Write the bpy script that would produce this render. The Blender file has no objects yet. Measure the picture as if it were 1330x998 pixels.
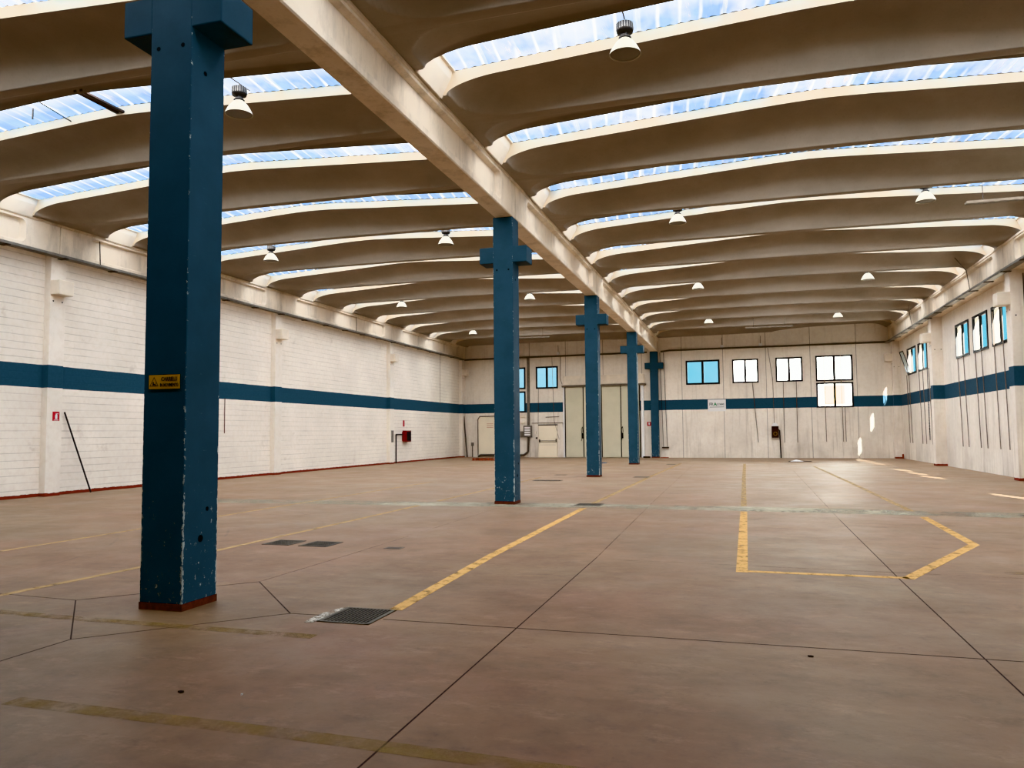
import bpy, bmesh, math, random
from mathutils import Vector, Matrix
random.seed(7)
C = bpy.context.scene.collection
PI = math.pi

# ------------------------------------------------------------------ materials
def lin(r, g, b):
    def f(c):
        c /= 255.0
        return c/12.92 if c <= .04045 else ((c+.055)/1.055)**2.4
    return (f(r), f(g), f(b), 1)

class NT:
    """tiny node-tree helper"""
    def __init__(s, name):
        s.m = bpy.data.materials.new(name); s.m.use_nodes = True
        s.t = s.m.node_tree; s.n = s.t.nodes; s.l = s.t.links
        s.n.clear()
        s.out = s.n.new('ShaderNodeOutputMaterial')
    def new(s, typ, **kw):
        nd = s.n.new(typ)
        for k, v in kw.items(): setattr(nd, k, v)
        return nd
    def set(s, sock, v):
        if isinstance(v, bpy.types.NodeSocket): s.l.new(v, sock)
        else: sock.default_value = v
    def pos(s):
        return s.new('ShaderNodeNewGeometry').outputs['Position']
    def xyz(s):
        sp = s.new('ShaderNodeSeparateXYZ'); s.l.new(s.pos(), sp.inputs[0]); return sp.outputs
    def math(s, op, a, b=0.0, clamp=False):
        nd = s.new('ShaderNodeMath', operation=op, use_clamp=clamp)
        s.set(nd.inputs[0], a); s.set(nd.inputs[1], b); return nd.outputs[0]
    def mapr(s, v, a, b, c=0.0, d=1.0):
        nd = s.new('ShaderNodeMapRange'); nd.clamp = True
        s.set(nd.inputs[0], v)
        for i, q in enumerate((a, b, c, d)): nd.inputs[i+1].default_value = q
        return nd.outputs[0]
    def mapping(s, scale=(1, 1, 1), loc=(0, 0, 0)):
        mp = s.new('ShaderNodeMapping'); s.l.new(s.pos(), mp.inputs[0])
        mp.inputs['Scale'].default_value = scale; mp.inputs['Location'].default_value = loc
        return mp.outputs[0]
    def noise(s, scale=1.0, detail=4, rough=.6, sc=(1, 1, 1), loc=(0, 0, 0)):
        nd = s.new('ShaderNodeTexNoise'); s.l.new(s.mapping(sc, loc), nd.inputs['Vector'])
        nd.inputs['Scale'].default_value = scale; nd.inputs['Detail'].default_value = detail
        nd.inputs['Roughness'].default_value = rough
        return nd.outputs['Fac']
    def mix(s, f, a, b, blend='MIX'):
        nd = s.new('ShaderNodeMix', data_type='RGBA', blend_type=blend)
        s.set(nd.inputs[0], f); s.set(nd.inputs[6], a); s.set(nd.inputs[7], b)
        return nd.outputs[2]
    def bsdf(s, col, rough=.8, metal=0.0, spec=.3, bump=None, bd=.02):
        b = s.new('ShaderNodeBsdfPrincipled')
        s.set(b.inputs['Base Color'], col); s.set(b.inputs['Roughness'], rough)
        b.inputs['Metallic'].default_value = metal
        b.inputs['Specular IOR Level'].default_value = spec
        if bump is not None:
            bp = s.new('ShaderNodeBump'); bp.inputs['Strength'].default_value = .4
            bp.inputs['Distance'].default_value = bd
            s.l.new(bump, bp.inputs['Height']); s.l.new(bp.outputs[0], b.inputs['Normal'])
        s.l.new(b.outputs[0], s.out.inputs[0]); return b

ZS1, ZS2 = 2.925, 3.543          # the painted band round the walls
TEAL = lin(50, 80, 97)
WALLC = lin(242, 233, 220)

def simple(name, col, rough=.6, metal=0.0, spec=.3, var=.12, scale=6):
    t = NT(name)
    n = t.noise(scale, 3)
    dark = tuple(c*(1-2*var) for c in col[:3]) + (1,)
    t.bsdf(t.mix(t.mapr(n, .35, .65), dark, col), rough, metal, spec)
    return t.m

def wall_paint(name, courses=False, streaks=True, joints=None, redbase=False, stripe=True, base=WALLC):
    t = NT(name)
    x, y, z = t.xyz()
    big = t.noise(.5, 5, .65)
    c = t.mix(t.mapr(big, .35, .7), tuple(v*.86 for v in base[:3])+(1,), base)
    fine = t.noise(7, 4, .6)
    c = t.mix(t.mapr(fine, .45, .75, 0, .25), c, lin(205, 186, 160))
    if streaks:                                     # rain marks: long in z
        st = t.noise(1.0, 4, .7, sc=(5, 5, .25))
        fade = t.mapr(z, 0, 5.5, .75, .25)
        c = t.mix(t.math('MULTIPLY', t.mapr(st, .52, .8), fade), c, lin(150, 133, 112))
        low = t.noise(.8, 4, .6, sc=(1, 1, .6), loc=(4, 2, 0))
        lowz = t.mapr(z, .2, 2.6, .55, 0)
        c = t.mix(t.math('MULTIPLY', t.mapr(low, .4, .75), lowz), c, lin(165, 150, 134))
    bump = None
    if courses:
        fr = t.math('FRACT', t.math('DIVIDE', z, .195))
        ln = t.math('ADD', t.mapr(fr, 0, .09, 1, 0), t.mapr(fr, .93, 1, 0, 1), clamp=True)
        vis = t.noise(.9, 3, .6, sc=(1, 1, 2))
        vis2 = t.noise(2.2, 3, .6, sc=(1, .25, 3.5), loc=(0, 3, 7))
        m = t.math('MULTIPLY', ln, t.mapr(vis, .3, .7, .12, .5))
        m = t.math('MULTIPLY', m, t.mapr(vis2, .35, .6, .45, 1.25))
        c = t.mix(m, c, lin(118, 102, 86))
        blot = t.noise(1.6, 5, .7, loc=(1, 9, 3))
        c = t.mix(t.mapr(blot, .62, .72, 0, .25), c, lin(160, 140, 118))
        bump = t.math('SUBTRACT', 1, ln)
    if joints:
        x0, p = joints
        fr = t.math('FRACT', t.math('DIVIDE', t.math('SUBTRACT', x, x0-p*20), p))
        ln = t.math('ADD', t.math('LESS_THAN', fr, .006), t.math('GREATER_THAN', fr, .994))
        c = t.mix(t.math('MULTIPLY', ln, .7), c, lin(92, 78, 66))
    if stripe:
        wob = t.math('MULTIPLY', t.math('SUBTRACT', t.noise(3, 2), .5), .02)
        zz = t.math('ADD', z, wob)
        ins = t.math('MULTIPLY', t.math('GREATER_THAN', zz, ZS1), t.math('LESS_THAN', zz, ZS2))
        chip = t.noise(14, 4, .7)
        teal = t.mix(t.mapr(chip, .3, .75), tuple(v*.75 for v in TEAL[:3])+(1,), TEAL)
        teal = t.mix(t.mapr(chip, .76, .78), teal, WALLC)
        c = t.mix(ins, c, teal)
    if redbase:
        edge = t.math('MULTIPLY', t.math('SUBTRACT', t.noise(9, 3), .5), .06)
        c = t.mix(t.math('LESS_THAN', t.math('ADD', z, edge), .085), c, lin(120, 45, 32))
    t.bsdf(c, .85, 0, .2, bump, .006)
    return t.m

def concrete(name, a, b, streak=False):
    t = NT(name)
    n = t.noise(.7, 6, .65)
    c = t.mix(t.mapr(n, .3, .7), a, b)
    f = t.noise(22, 4, .6)
    c = t.mix(t.mapr(f, .55, .8, 0, .2), c, tuple(v*.6 for v in a[:3])+(1,))
    if streak:
        st = t.noise(1, 5, .75, sc=(2.2, 2.2, .5))
        c = t.mix(t.mapr(st, .48, .72, 0, .6), c, tuple(v*.5 for v in a[:3])+(1,))
    t.bsdf(c, .85, 0, .2, f, .003)
    return t.m

M = {}
M['wall_left'] = wall_paint('painted blockwork', courses=True, streaks=False, redbase=True)
M['wall_back'] = wall_paint('painted panels', joints=(-3.5, 2.46))
M['wall_right'] = wall_paint('painted panels side', joints=None)
M['wall_plain'] = wall_paint('painted rear wall', stripe=False, base=lin(120, 108, 96))
M['pilaster'] = wall_paint('painted pilaster', streaks=False, redbase=True)
M['pilaster_r'] = wall_paint('painted pilaster right', streaks=True, redbase=True)
M['beam'] = concrete('girder concrete', lin(206, 190, 170), lin(224, 210, 190), True)
M['shell'] = concrete('shaded roof concrete', lin(140, 132, 122), lin(158, 148, 137))  # soffit shade put into the colour, darker than the edge lips
M['lip'] = concrete('lit roof edge concrete', lin(196, 178, 154), lin(212, 194, 168))  # same concrete, paler: skylight glow on the lips put into the colour

def floor_mat():
    t = NT('worn red concrete floor')
    x, y, z = t.xyz()
    big = t.noise(.16, 5, .6)
    mid = t.noise(.7, 6, .7, sc=(1, 1.0, 1), loc=(3, 1, 0))
    red = lin(126, 92, 66); gry = lin(120, 98, 74); dk = lin(94, 72, 54); pal = lin(152, 124, 94)
    c = t.mix(t.mapr(big, .42, .58), red, gry)
    c = t.mix(t.mapr(mid, .42, .72, 0, .55), c, dk)
    pale = t.noise(.35, 5, .7, sc=(.6, 1.6, 1), loc=(9, 4, 0))
    c = t.mix(t.mapr(pale, .5, .75, 0, .55), c, pal)
    pink = t.noise(.5, 4, .6, loc=(2, 8, 0))
    c = t.mix(t.mapr(pink, .55, .75, 0, .4), c, lin(140, 96, 78))
    # paler with depth: stronger light farther in is put into the colour
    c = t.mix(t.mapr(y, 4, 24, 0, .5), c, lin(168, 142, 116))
    # tyre sweeps
    sw = t.noise(1.0, 5, .75, sc=(.6, 1.6, 1), loc=(0, 5, 0))
    c = t.mix(t.mapr(sw, .55, .75, 0, .35), c, lin(84, 66, 52))
    f2 = t.noise(2.0, 7, .78, sc=(1, 1.25, 1), loc=(7, 1, 0))
    c = t.mix(t.mapr(f2, .50, .72, 0, .45), c, lin(86, 64, 50))
    f3 = t.noise(2.6, 7, .78, sc=(.8, 1.5, 1), loc=(1, 17, 0))
    c = t.mix(t.mapr(f3, .54, .74, 0, .38), c, lin(176, 142, 116))
    # arcs left by turning forklifts
    dx = t.math('SUBTRACT', x, -11.5); dy = t.math('SUBTRACT', y, 6.0)
    rad = t.math('SQRT', t.math('ADD', t.math('MULTIPLY', dx, dx), t.math('MULTIPLY', t.math('MULTIPLY', dy, dy), .45)))
    ra = t.math('ABSOLUTE', t.math('SUBTRACT', t.math('FRACT', t.math('DIVIDE', rad, 1.35)), .5))
    arc = t.math('MULTIPLY', t.mapr(ra, 0, .022, 1, 0), t.mapr(t.noise(.6, 4, .7, loc=(5, 5, 0)), .46, .6, 0, .5))
    c = t.mix(t.math('MULTIPLY', arc, t.mapr(x, -8.5, -6.5, 1, 0)), c, lin(66, 52, 44))
    sm = t.noise(5.5, 6, .8, loc=(11, 3, 0))
    c = t.mix(t.mapr(sm, .56, .72, 0, .4), c, lin(74, 54, 42))
    sp = t.noise(24, 3, .7)
    c = t.mix(t.mapr(sp, .7, .76, 0, .6), c, lin(62, 46, 38))
    rough = t.mapr(mid, .3, .7, .42, .62)
    t.bsdf(c, rough, 0, .32, t.noise(30, 3), .0015)
    return t.m
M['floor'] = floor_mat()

def worn(name, col, lo, hi, scale=5, rough=.7, fade=None):
    """paint that has rubbed through: see-through where worn"""
    t = NT(name)
    n = t.noise(scale, 5, .75)
    b = t.new('ShaderNodeBsdfPrincipled'); b.inputs['Base Color'].default_value = col
    b.inputs['Roughness'].default_value = rough; b.inputs['Specular IOR Level'].default_value = .3
    tr = t.new('ShaderNodeBsdfTransparent')
    mx = t.new('ShaderNodeMixShader'); f = t.mapr(n, lo, hi)
    if fade is not None: f = t.math('MULTIPLY', f, fade)
    t.l.new(f, mx.inputs[0]); t.l.new(tr.outputs[0], mx.inputs[1]); t.l.new(b.outputs[0], mx.inputs[2])
    t.l.new(mx.outputs[0], t.out.inputs[0])
    return t.m
YEL = lin(200, 156, 92)
M['yellow'] = worn('yellow floor paint', YEL, .28, .5, 6)
M['yellow_far'] = worn('yellow floor paint worn', lin(196, 162, 112), .3, .62, 5, fade=.85)
M['yellow_side'] = worn('yellow side line paint', lin(190, 156, 108), .22, .5, 3, fade=.75)
M['yellow_faint'] = worn('yellow floor paint nearly gone', lin(172, 140, 86), .38, .66, 4, fade=.5)
M['patch'] = worn('pale cement repair', lin(182, 172, 148), .34, .62, .45, fade=.8)
M['joint'] = simple('dark floor joint', lin(58, 42, 36), .9)
M['joint_faint'] = worn('faint floor joint', lin(84, 64, 54), .38, .66, 1.5, fade=.55)
M['mortar'] = worn('white mortar crumbs', lin(205, 196, 180), .45, .55, 14)

XB_ = -4.931
def column_mat(name='chipped petrol blue paint', wear=.17):
    t = NT(name)
    x, y, z = t.xyz()
    n = t.noise(2.5, 5, .6)
    c = t.mix(t.mapr(n, .3, .7), lin(46, 70, 84), lin(54, 80, 96))
    vo = t.noise(17, 5, .8, sc=(1, 1, .75))
    low = t.mapr(z, .1, 2.4, -.10, .05)               # more chips near the floor
    oc = t.new('ShaderNodeSeparateXYZ'); t.l.new(t.new('ShaderNodeTexCoord').outputs['Object'], oc.inputs[0])
    ex = t.mapr(t.math('ABSOLUTE', oc.outputs[0]), .205, .228); ey = t.mapr(t.math('ABSOLUTE', oc.outputs[1]), .212, .238)
    edge = t.math('MULTIPLY', ex, ey)
    th = t.math('SUBTRACT', t.math('ADD', low, .708), t.math('MULTIPLY', edge, wear))
    chip = t.math('GREATER_THAN', vo, th)
    c = t.mix(chip, c, lin(176, 186, 184))
    sc = t.noise(6, 4, .7, sc=(1, 1, 9), loc=(4, 4, 4))
    c = t.mix(t.math('MULTIPLY', t.math('GREATER_THAN', sc, .70), t.mapr(z, 0, 3, .8, .3)), c, lin(110, 132, 138))
    t.bsdf(c, .55, 0, .12, n, .004)
    return t.m
M['column'] = column_mat(); M['corbel'] = column_mat('petrol blue corbel paint', 0.0)
M['redband'] = simple('oxide red base band', lin(100, 46, 30), .75, var=.25, scale=20)
M['hole'] = simple('dark hole', lin(6, 8, 10), .9)
M['scrape'] = simple('bared edge', lin(150, 160, 158), .8, scale=30)
M['black'] = simple('black frame paint', lin(24, 21, 22), .5)
M['rubber'] = simple('black rubber', lin(20, 19, 20), .8)
M['grey'] = simple('grey galvanised steel', lin(128, 122, 114), .5, .3)
M['pipe'] = simple('grey pipe', lin(92, 84, 76), .6)
M['dpipe'] = simple('black pipe', lin(36, 28, 28), .6)
M['cord'] = simple('grey cord', lin(128, 112, 98), .8)
M['dcord'] = simple('dark cord', lin(70, 60, 54), .8)
M['door'] = simple('green beige sliding door sheet', lin(206, 200, 176), .6, var=.04, scale=1)
M['creamdoor'] = simple('cream door sheet', lin(242, 230, 206), .6, var=.03, scale=1)
M['cream'] = simple('cream paint', lin(232, 220, 202), .8, var=.06, scale=3)
M['red'] = simple('red sign', lin(178, 22, 34), .5, var=.05)
M['redbox'] = simple('red cabinet paint', lin(120, 14, 18), .45)
M['brownbox'] = simple('dark rusty cabinet', lin(62, 26, 18), .7, var=.25, scale=12)
M['white'] = simple('white sign', lin(232, 230, 228), .6, var=.02)
M['green'] = simple('green letters', lin(46, 140, 92), .6)
M['greyletter'] = simple('grey letters', lin(120, 126, 122), .6)
M['signyellow'] = simple('yellow warning plate', lin(214, 156, 22), .5, var=.06)
M['signblack'] = simple('black sign print', lin(24, 16, 8), .6)
M['wood'] = simple('dark stick', lin(44, 36, 34), .6)
M['steel'] = simple('dark iron grating', lin(104, 96, 84), .6, .1)
M['pit'] = simple('pit darkness', lin(50, 44, 38), .9)
M['lid'] = simple('iron cover', lin(88, 76, 64), .7, var=.15)
M['orange'] = simple('rusty orange scrap', lin(150, 62, 34), .8, var=.25, scale=14)
M['ballast'] = simple('lamp ballast housing', lin(46, 44, 44), .45, .3)
M['fins'] = simple('lamp ballast fins', lin(104, 102, 100), .4, .6)
M['alu'] = simple('track aluminium', lin(120, 110, 98), .5, .4)
M['mech'] = simple('dark opener metal', lin(60, 46, 38), .6)
M['reel'] = simple('brass hose end', lin(150, 110, 60), .5)

def bell_mat():
    t = NT('lamp bell'); b = t.bsdf(lin(186, 180, 164), .45, 0, .4); return t.m
M['bell'] = bell_mat()
M['lens'] = simple('lamp lens', lin(112, 106, 94), .4, var=.05)

def sheet_mat():
    """corrugated glowing roof sheet whose emission stands in for daylight"""
    t = NT('glowing roof sheet')
    x, y, z = t.xyz()
    wob = t.math('MULTIPLY', t.math('SUBTRACT', t.noise(1.0, 2, .5, sc=(1, .35, 1)), .5), .22)
    xx = t.math('ADD', t.math('ADD', x, wob), t.math('MULTIPLY', y, .12))
    blue = (.14, .46, 1.0, 1); blue2 = (.34, .68, 1.05, 1); white = (2.3, 2.3, 2.2, 1)
    n1 = t.noise(1.0, 4, .6, sc=(2.2, .6, 1))
    c = t.mix(t.mapr(n1, .38, .62), blue, blue2)
    cl = t.noise(.55, 4, .6, sc=(1.2, .8, 1), loc=(2, 2, 0))
    c = t.mix(t.mapr(cl, .5, .66, 0, .8), c, (1.35, 1.4, 1.5, 1))
    st = t.noise(1.0, 5, .75, sc=(6, .9, 1), loc=(1, 3, 0))
    c = t.mix(t.mapr(st, .53, .66, 0, .75), c, (.40, .29, .21, 1))
    fr2 = t.math('FRACT', t.math('DIVIDE', xx, 1.32))
    lap = t.math('LESS_THAN', fr2, .06)
    c = t.mix(t.math('MULTIPLY', lap, .7), c, (.45, .44, .40, 1))
    fr = t.math('FRACT', t.math('DIVIDE', xx, .33))
    rib = t.math('ADD', t.mapr(fr, 0, .09, 1, 0), t.mapr(fr, .82, .93, 0, 1), clamp=True); rib = t.math('MULTIPLY', rib, rib)
    nr = t.noise(1.3, 3, .6, sc=(2, .5, 1), loc=(5, 0, 0))
    c = t.mix(t.math('MULTIPLY', rib, t.mapr(nr, .38, .62, .06, 1)), c, white)
    oc = t.new('ShaderNodeTexCoord').outputs['Object']; sp = t.new('ShaderNodeSeparateXYZ'); t.l.new(oc, sp.inputs[0]); oy = sp.outputs[1]
    c = t.mix(t.mapr(oy, -.25, -.66, 0, .55), c, (1.5, 1.55, 1.6, 1))  # painted glow rising towards the side hidden from below
    c = t.mix(t.mapr(oy, -.70, -.76), c, (6.0, 6.1, 6.2, 1))  # hot strip added along the hidden side to light the hall
    e = t.new('ShaderNodeEmission'); t.l.new(c, e.inputs[0]); e.inputs[1].default_value = SHEET
    t.l.new(e.outputs[0], t.out.inputs[0])
    return t.m
SHEET = 1.0
M['sheet'] = sheet_mat()

def glass_mat(name, tint, a):
    t = NT(name)
    tr = t.new('ShaderNodeBsdfTransparent'); tr.inputs[0].default_value = tint
    gl = t.new('ShaderNodeBsdfGlossy'); gl.inputs['Roughness'].default_value = .05
    gl.inputs[0].default_value = (.8, .9, 1, 1)
    mx = t.new('ShaderNodeMixShader'); mx.inputs[0].default_value = a
    t.l.new(tr.outputs[0], mx.inputs[1]); t.l.new(gl.outputs[0], mx.inputs[2])
    t.l.new(mx.outputs[0], t.out.inputs[0])
    return t.m
M['glass'] = glass_mat('window glass', (.88, .96, 1, 1), .04)

def outside_mat(name, col, strength=None):
    t = NT(name)
    n = t.noise(.4, 4)
    t.bsdf(t.mix(t.mapr(n, .3, .7), tuple(v*.9 for v in col[:3])+(1,), col), .9)
    return t.m
M['outwall'] = outside_mat('sunlit white render', (.9, .9, .9, 1))
M['outorange'] = outside_mat('orange shutter', (1, .62, .22, 1))
M['yard'] = outside_mat('yard asphalt', lin(150, 145, 138))
M['cardboard'] = simple('dark leaf litter', lin(40, 28, 22), .9)

# ------------------------------------------------------------------ geometry helpers
def ident(p): return p
BA, BS = 48.27, -.052
def TB(p):                 # back-wall frame: u = x, second = distance in front of wall, z
    return (p[0], BA+BS*p[0]-p[1], p[2])
def TL(p):                 # left wall frame: u = y, distance into the hall, z
    return (-18.14+p[1], p[0], p[2])
def TR(p):
    return (8.54-p[1], p[0], p[2])

class MB:
    def __init__(s, T=ident): s.v = []; s.f = []; s.T = T; s.sm = []
    def add(s, vs, fs, smooth=False):
        o = len(s.v); s.v += [tuple(s.T(v)) for v in vs]
        s.f += [tuple(i+o for i in f) for f in fs]; s.sm += [smooth]*len(fs); return s
    def box(s, x0, x1, y0, y1, z0, z1):
        vs = [(x, y, z) for x in (x0, x1) for y in (y0, y1) for z in (z0, z1)]
        return s.add(vs, [(0, 1, 3, 2), (4, 6, 7, 5), (0, 4, 5, 1), (2, 3, 7, 6), (0, 2, 6, 4), (1, 5, 7, 3)])
    def tube(s, a, b, r, n=8, r2=None, caps=True):
        a, b = Vector(a), Vector(b); d = (b-a).normalized()
        u = d.orthogonal().normalized(); w = d.cross(u); r2 = r if r2 is None else r2
        vs = []
        for p, q in ((a, r), (b, r2)):
            for i in range(n):
                t = 2*PI*i/n; vs.append(p+u*math.cos(t)*q+w*math.sin(t)*q)
        s.add(vs, [(i, (i+1) % n, n+(i+1) % n, n+i) for i in range(n)], True)
        if caps: s.add(vs, [tuple(range(n))[::-1], tuple(range(n, 2*n))])
        return s
    def path(s, pts, r, n=8):
        for a, b in zip(pts[:-1], pts[1:]): s.tube(a, b, r, n)
        return s
    def lathe(s, c, prof, n=32, caps=False):
        vs = [(c[0]+r*math.cos(2*PI*i/n), c[1]+r*math.sin(2*PI*i/n), c[2]+z) for r, z in prof for i in range(n)]
        fs = [(k*n+i, k*n+(i+1) % n, (k+1)*n+(i+1) % n, (k+1)*n+i) for k in range(len(prof)-1) for i in range(n)]
        return s.add(vs, fs, True)
    def prism(s, poly, z0, z1):       # poly in xy
        n = len(poly)
        vs = [(x, y, z0) for x, y in poly]+[(x, y, z1) for x, y in poly]
        return s.add(vs, [tuple(range(n))[::-1], tuple(range(n, 2*n))]+[(i, (i+1) % n, n+(i+1) % n, n+i) for i in range(n)])
    def strip(s, pts, w, z0=0.0, z1=.002):   # flat ribbon along a polyline on the floor
        n = len(pts); L = []; R = []
        for i, p in enumerate(pts):
            a = Vector(pts[max(i-1, 0)]); b = Vector(pts[min(i+1, n-1)]); d = (b-a).normalized(); q = Vector((-d.y, d.x))
            p = Vector(p)
            k = 1.0
            if 0 < i < n-1:
                d1 = (Vector(pts[i])-Vector(pts[i-1])).normalized(); k = 1/max(.4, abs(Vector((-d1.y, d1.x)).dot(q)))
            L.append(p+q*w/2*k); R.append(p-q*w/2*k)
        for i in range(n-1):
            s.prism([tuple(L[i]), tuple(R[i]), tuple(R[i+1]), tuple(L[i+1])], z0, z1)
        return s
    def build(s, name, mat, parent=None, bevel=0, origin=None):
        if origin is None:
            if parent is not None: origin = parent['_o']
            else:
                xs, ys, zs = zip(*s.v)
                origin = ((min(xs)+max(xs))/2, (min(ys)+max(ys))/2, min(zs))
        me = bpy.data.meshes.new(name)
        me.from_pydata([(v[0]-origin[0], v[1]-origin[1], v[2]-origin[2]) for v in s.v], [], s.f)
        for p, q in zip(me.polygons, s.sm): p.use_smooth = q
        bm = bmesh.new(); bm.from_mesh(me)
        bmesh.ops.recalc_face_normals(bm, faces=bm.faces)
        bm.to_mesh(me); bm.free()
        me.materials.append(M[mat] if isinstance(mat, str) else mat)
        o = bpy.data.objects.new(name, me); C.objects.link(o)
        if parent is not None: o.parent = parent; o['_o'] = origin
        else: o.location = origin; o['_o'] = origin
        if bevel:
            b = o.modifiers.new('b', 'BEVEL'); b.width = bevel; b.segments = 2; b.limit_method = 'ANGLE'
        return o

def tag(o, label, cat, group=None, kind=None):
    o['label'] = label; o['category'] = cat
    if group: o['group'] = group
    if kind: o['kind'] = kind
    return o
def thing(name, loc, label, cat, group=None, kind=None):
    o = bpy.data.objects.new(name, None); C.objects.link(o); o.location = loc; o['_o'] = tuple(loc)
    o.empty_display_size = .2
    return tag(o, label, cat, group, kind)
def copy_tree(o, loc, parent=None):
    c = o.copy(); C.objects.link(c)
    if parent is None: c.location = loc
    else: c.parent = parent
    for ch in list(o.children): copy_tree(ch, None, c)
    return c

def wall(T, u0, u1, z0, z1, th, holes):
    us = sorted({u0, u1, *[h[0] for h in holes], *[h[1] for h in holes]})
    zs = sorted({z0, z1, *[h[2] for h in holes], *[h[3] for h in holes]})
    def solid(i, j):
        if i < 0 or j < 0 or i >= len(us)-1 or j >= len(zs)-1: return False
        u, z = (us[i]+us[i+1])/2, (zs[j]+zs[j+1])/2
        return not any(h[0] < u < h[1] and h[2] < z < h[3] for h in holes)
    m = MB(T)
    for i in range(len(us)-1):
        for j in range(len(zs)-1):
            if not solid(i, j): continue
            a, b, c, d = us[i], us[i+1], zs[j], zs[j+1]
            m.add([(a, 0, c), (b, 0, c), (b, 0, d), (a, 0, d)], [(0, 1, 2, 3)])
            m.add([(a, -th, c), (b, -th, c), (b, -th, d), (a, -th, d)], [(3, 2, 1, 0)])
            for di, dj, e in ((-1, 0, ((a, c), (a, d))), (1, 0, ((b, c), (b, d))), (0, -1, ((a, c), (b, c))), (0, 1, ((a, d), (b, d)))):
                if not solid(i+di, j+dj):
                    (p, q), (r, t) = e
                    m.add([(p, 0, q), (r, 0, t), (r, -th, t), (p, -th, q)], [(0, 1, 2, 3)])
    return m

def text_obj(s, size, name, mat, parent, T, u, d, z, flip=False, align='LEFT', ex=.0015, bold=0.0, sx=1.0):
    """lettering as a thin mesh. u along the surface, z up, d off the surface"""
    cu = bpy.data.curves.new('t', 'FONT'); cu.body = s; cu.size = size; cu.align_x = align; cu.extrude = ex; cu.offset = bold
    cu.resolution_u = 3
    ob = bpy.data.objects.new('t', cu); C.objects.link(ob)
    bpy.context.view_layer.update()
    dg = bpy.context.evaluated_depsgraph_get()
    me = bpy.data.meshes.new_from_object(ob.evaluated_get(dg))
    vs = [v.co.copy() for v in me.vertices]; fs = [tuple(p.vertices) for p in me.polygons]
    bpy.data.objects.remove(ob)
    m = MB(T)
    k = -1 if flip else 1
    m.add([(u+k*v.x*sx, d+v.z, z+v.y) for v in vs], fs)
    return m.build(name, mat, parent)

# ------------------------------------------------------------------ room shell
YR = -6.0      # wall behind the camera
ZT = 8.35
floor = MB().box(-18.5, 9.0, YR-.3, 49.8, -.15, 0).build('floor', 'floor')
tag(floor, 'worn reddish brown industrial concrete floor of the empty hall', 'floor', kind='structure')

winB = [('A', -15.1, -13.62, 4.47, 5.9), ('A2', -15.1, -13.62, 2.93, 4.32), ('B', -12.9, -11.4, 4.46, 5.91), ('C', -3.25, -1.24, 4.45, 5.93), ('D', -.51, .99, 4.47, 5.9),
        ('E', 1.96, 3.45, 4.47, 5.91), ('F', 4.16, 6.14, 4.44, 5.93), ('F2', 4.16, 6.14, 2.91, 4.36)]
winR = [('1', 33.75, 35.68), ('2', 31.33, 33.2), ('3', 28.95, 30.85), ('4', 43.35, 45.5), ('5', 40.9, 42.85), ('6', 38.5, 40.3),
        ('7', 23.0, 24.95), ('8', 20.6, 22.5), ('9', 18.2, 20.1), ('10', 10.2, 12.2)]
wl = wall(TL, YR, 49.6, 0, ZT, .25, []).build('wall_left', 'wall_left')
tag(wl, 'long cream left wall of painted blockwork with a petrol blue band', 'wall', kind='structure')
wb = wall(TB, -18.4, 8.8, 0, ZT, .25, [w[1:] for w in winB]).build('wall_back', 'wall_back')
tag(wb, 'cream back wall with windows, doors and a petrol blue band', 'wall', kind='structure')
wr = wall(TR, YR, 48.2, 0, ZT, .25, [(w[1], w[2], 4.48, 5.88) for w in winR]).build('wall_right', 'wall_right')
tag(wr, 'cream right wall with a row of high windows and a petrol blue band', 'wall', kind='structure')
wf = MB().box(-18.4, 8.8, YR-.25, YR, 0, ZT).build('wall_front', 'wall_plain')
tag(wf, 'plain wall closing the hall behind the viewpoint', 'wall', kind='structure')

# ---- windows
def window(no, T, u0, u1, z0, z1, label, tilt=None, dx=0.03):
    o = T(((u0+u1)/2, 0, z0))
    w = thing('window_%d' % no, o, label, 'window', kind='structure')
    fr = .10; um = (u0+u1)/2
    m = MB(T)
    for a, b, c, d in ((u0, u1, z0, z0+fr), (u0, u1, z1-fr, z1), (u0, u0+fr, z0+fr, z1-fr), (u1-fr, u1, z0+fr, z1-fr), (um-.07, um+.07, z0+fr, z1-fr)):
        m.box(a, b, -.05, dx, c, d)
    m.build('window_frame', 'black', w)
    for k, (a, b) in enumerate(((u0+fr, um-.07), (um+.07, u1-fr))):
        if tilt == k:
            # sash swung inward at its top, hinged at the bottom
            def TT(p, a=a, b=b):
                h = p[2]-(z0+fr); an = math.radians(17)
                return T((p[0], dx+.01+math.sin(an)*h+p[1], z0+fr+math.cos(an)*h))
            s = MB(TT); s2 = MB(TT)
            e = .045
            for q in ((a, b, z0+fr, z0+fr+e), (a, b, z1-fr-e, z1-fr), (a, a+e, z0+fr+e, z1-fr-e), (b-e, b, z0+fr+e, z1-fr-e)):
                s.box(q[0], q[1], 0, .03, q[2], q[3])
            sh = s.build('sash', 'black', w)
            s2.box(a+e, b-e, .01, .016, z0+fr+e, z1-fr-e).build('window_pane', 'glass', sh)
        else:
            MB(T).add([(a, -.01, z0+fr), (b, -.01, z0+fr), (b, -.01, z1-fr), (a, -.01, z1-fr)], [(0, 1, 2, 3)]).build('window_pane', 'glass', w)
    return w
lab = {'A': 'upper black framed window half hidden by the second blue column', 'A2': 'lower black framed window half hidden by the second blue column',
       'B': 'black framed window with pale blue panes left of the sliding door', 'C': 'wide black framed window with bluish panes right of the last column',
       'D': 'two-pane black framed window above the white wall sign side', 'E': 'two-pane black framed window above the rusty hose cabinet',
       'F': 'upper of the two stacked bright windows on the back wall', 'F2': 'lower of the stacked bright windows, orange shutter showing outside'}
no = 1
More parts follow.
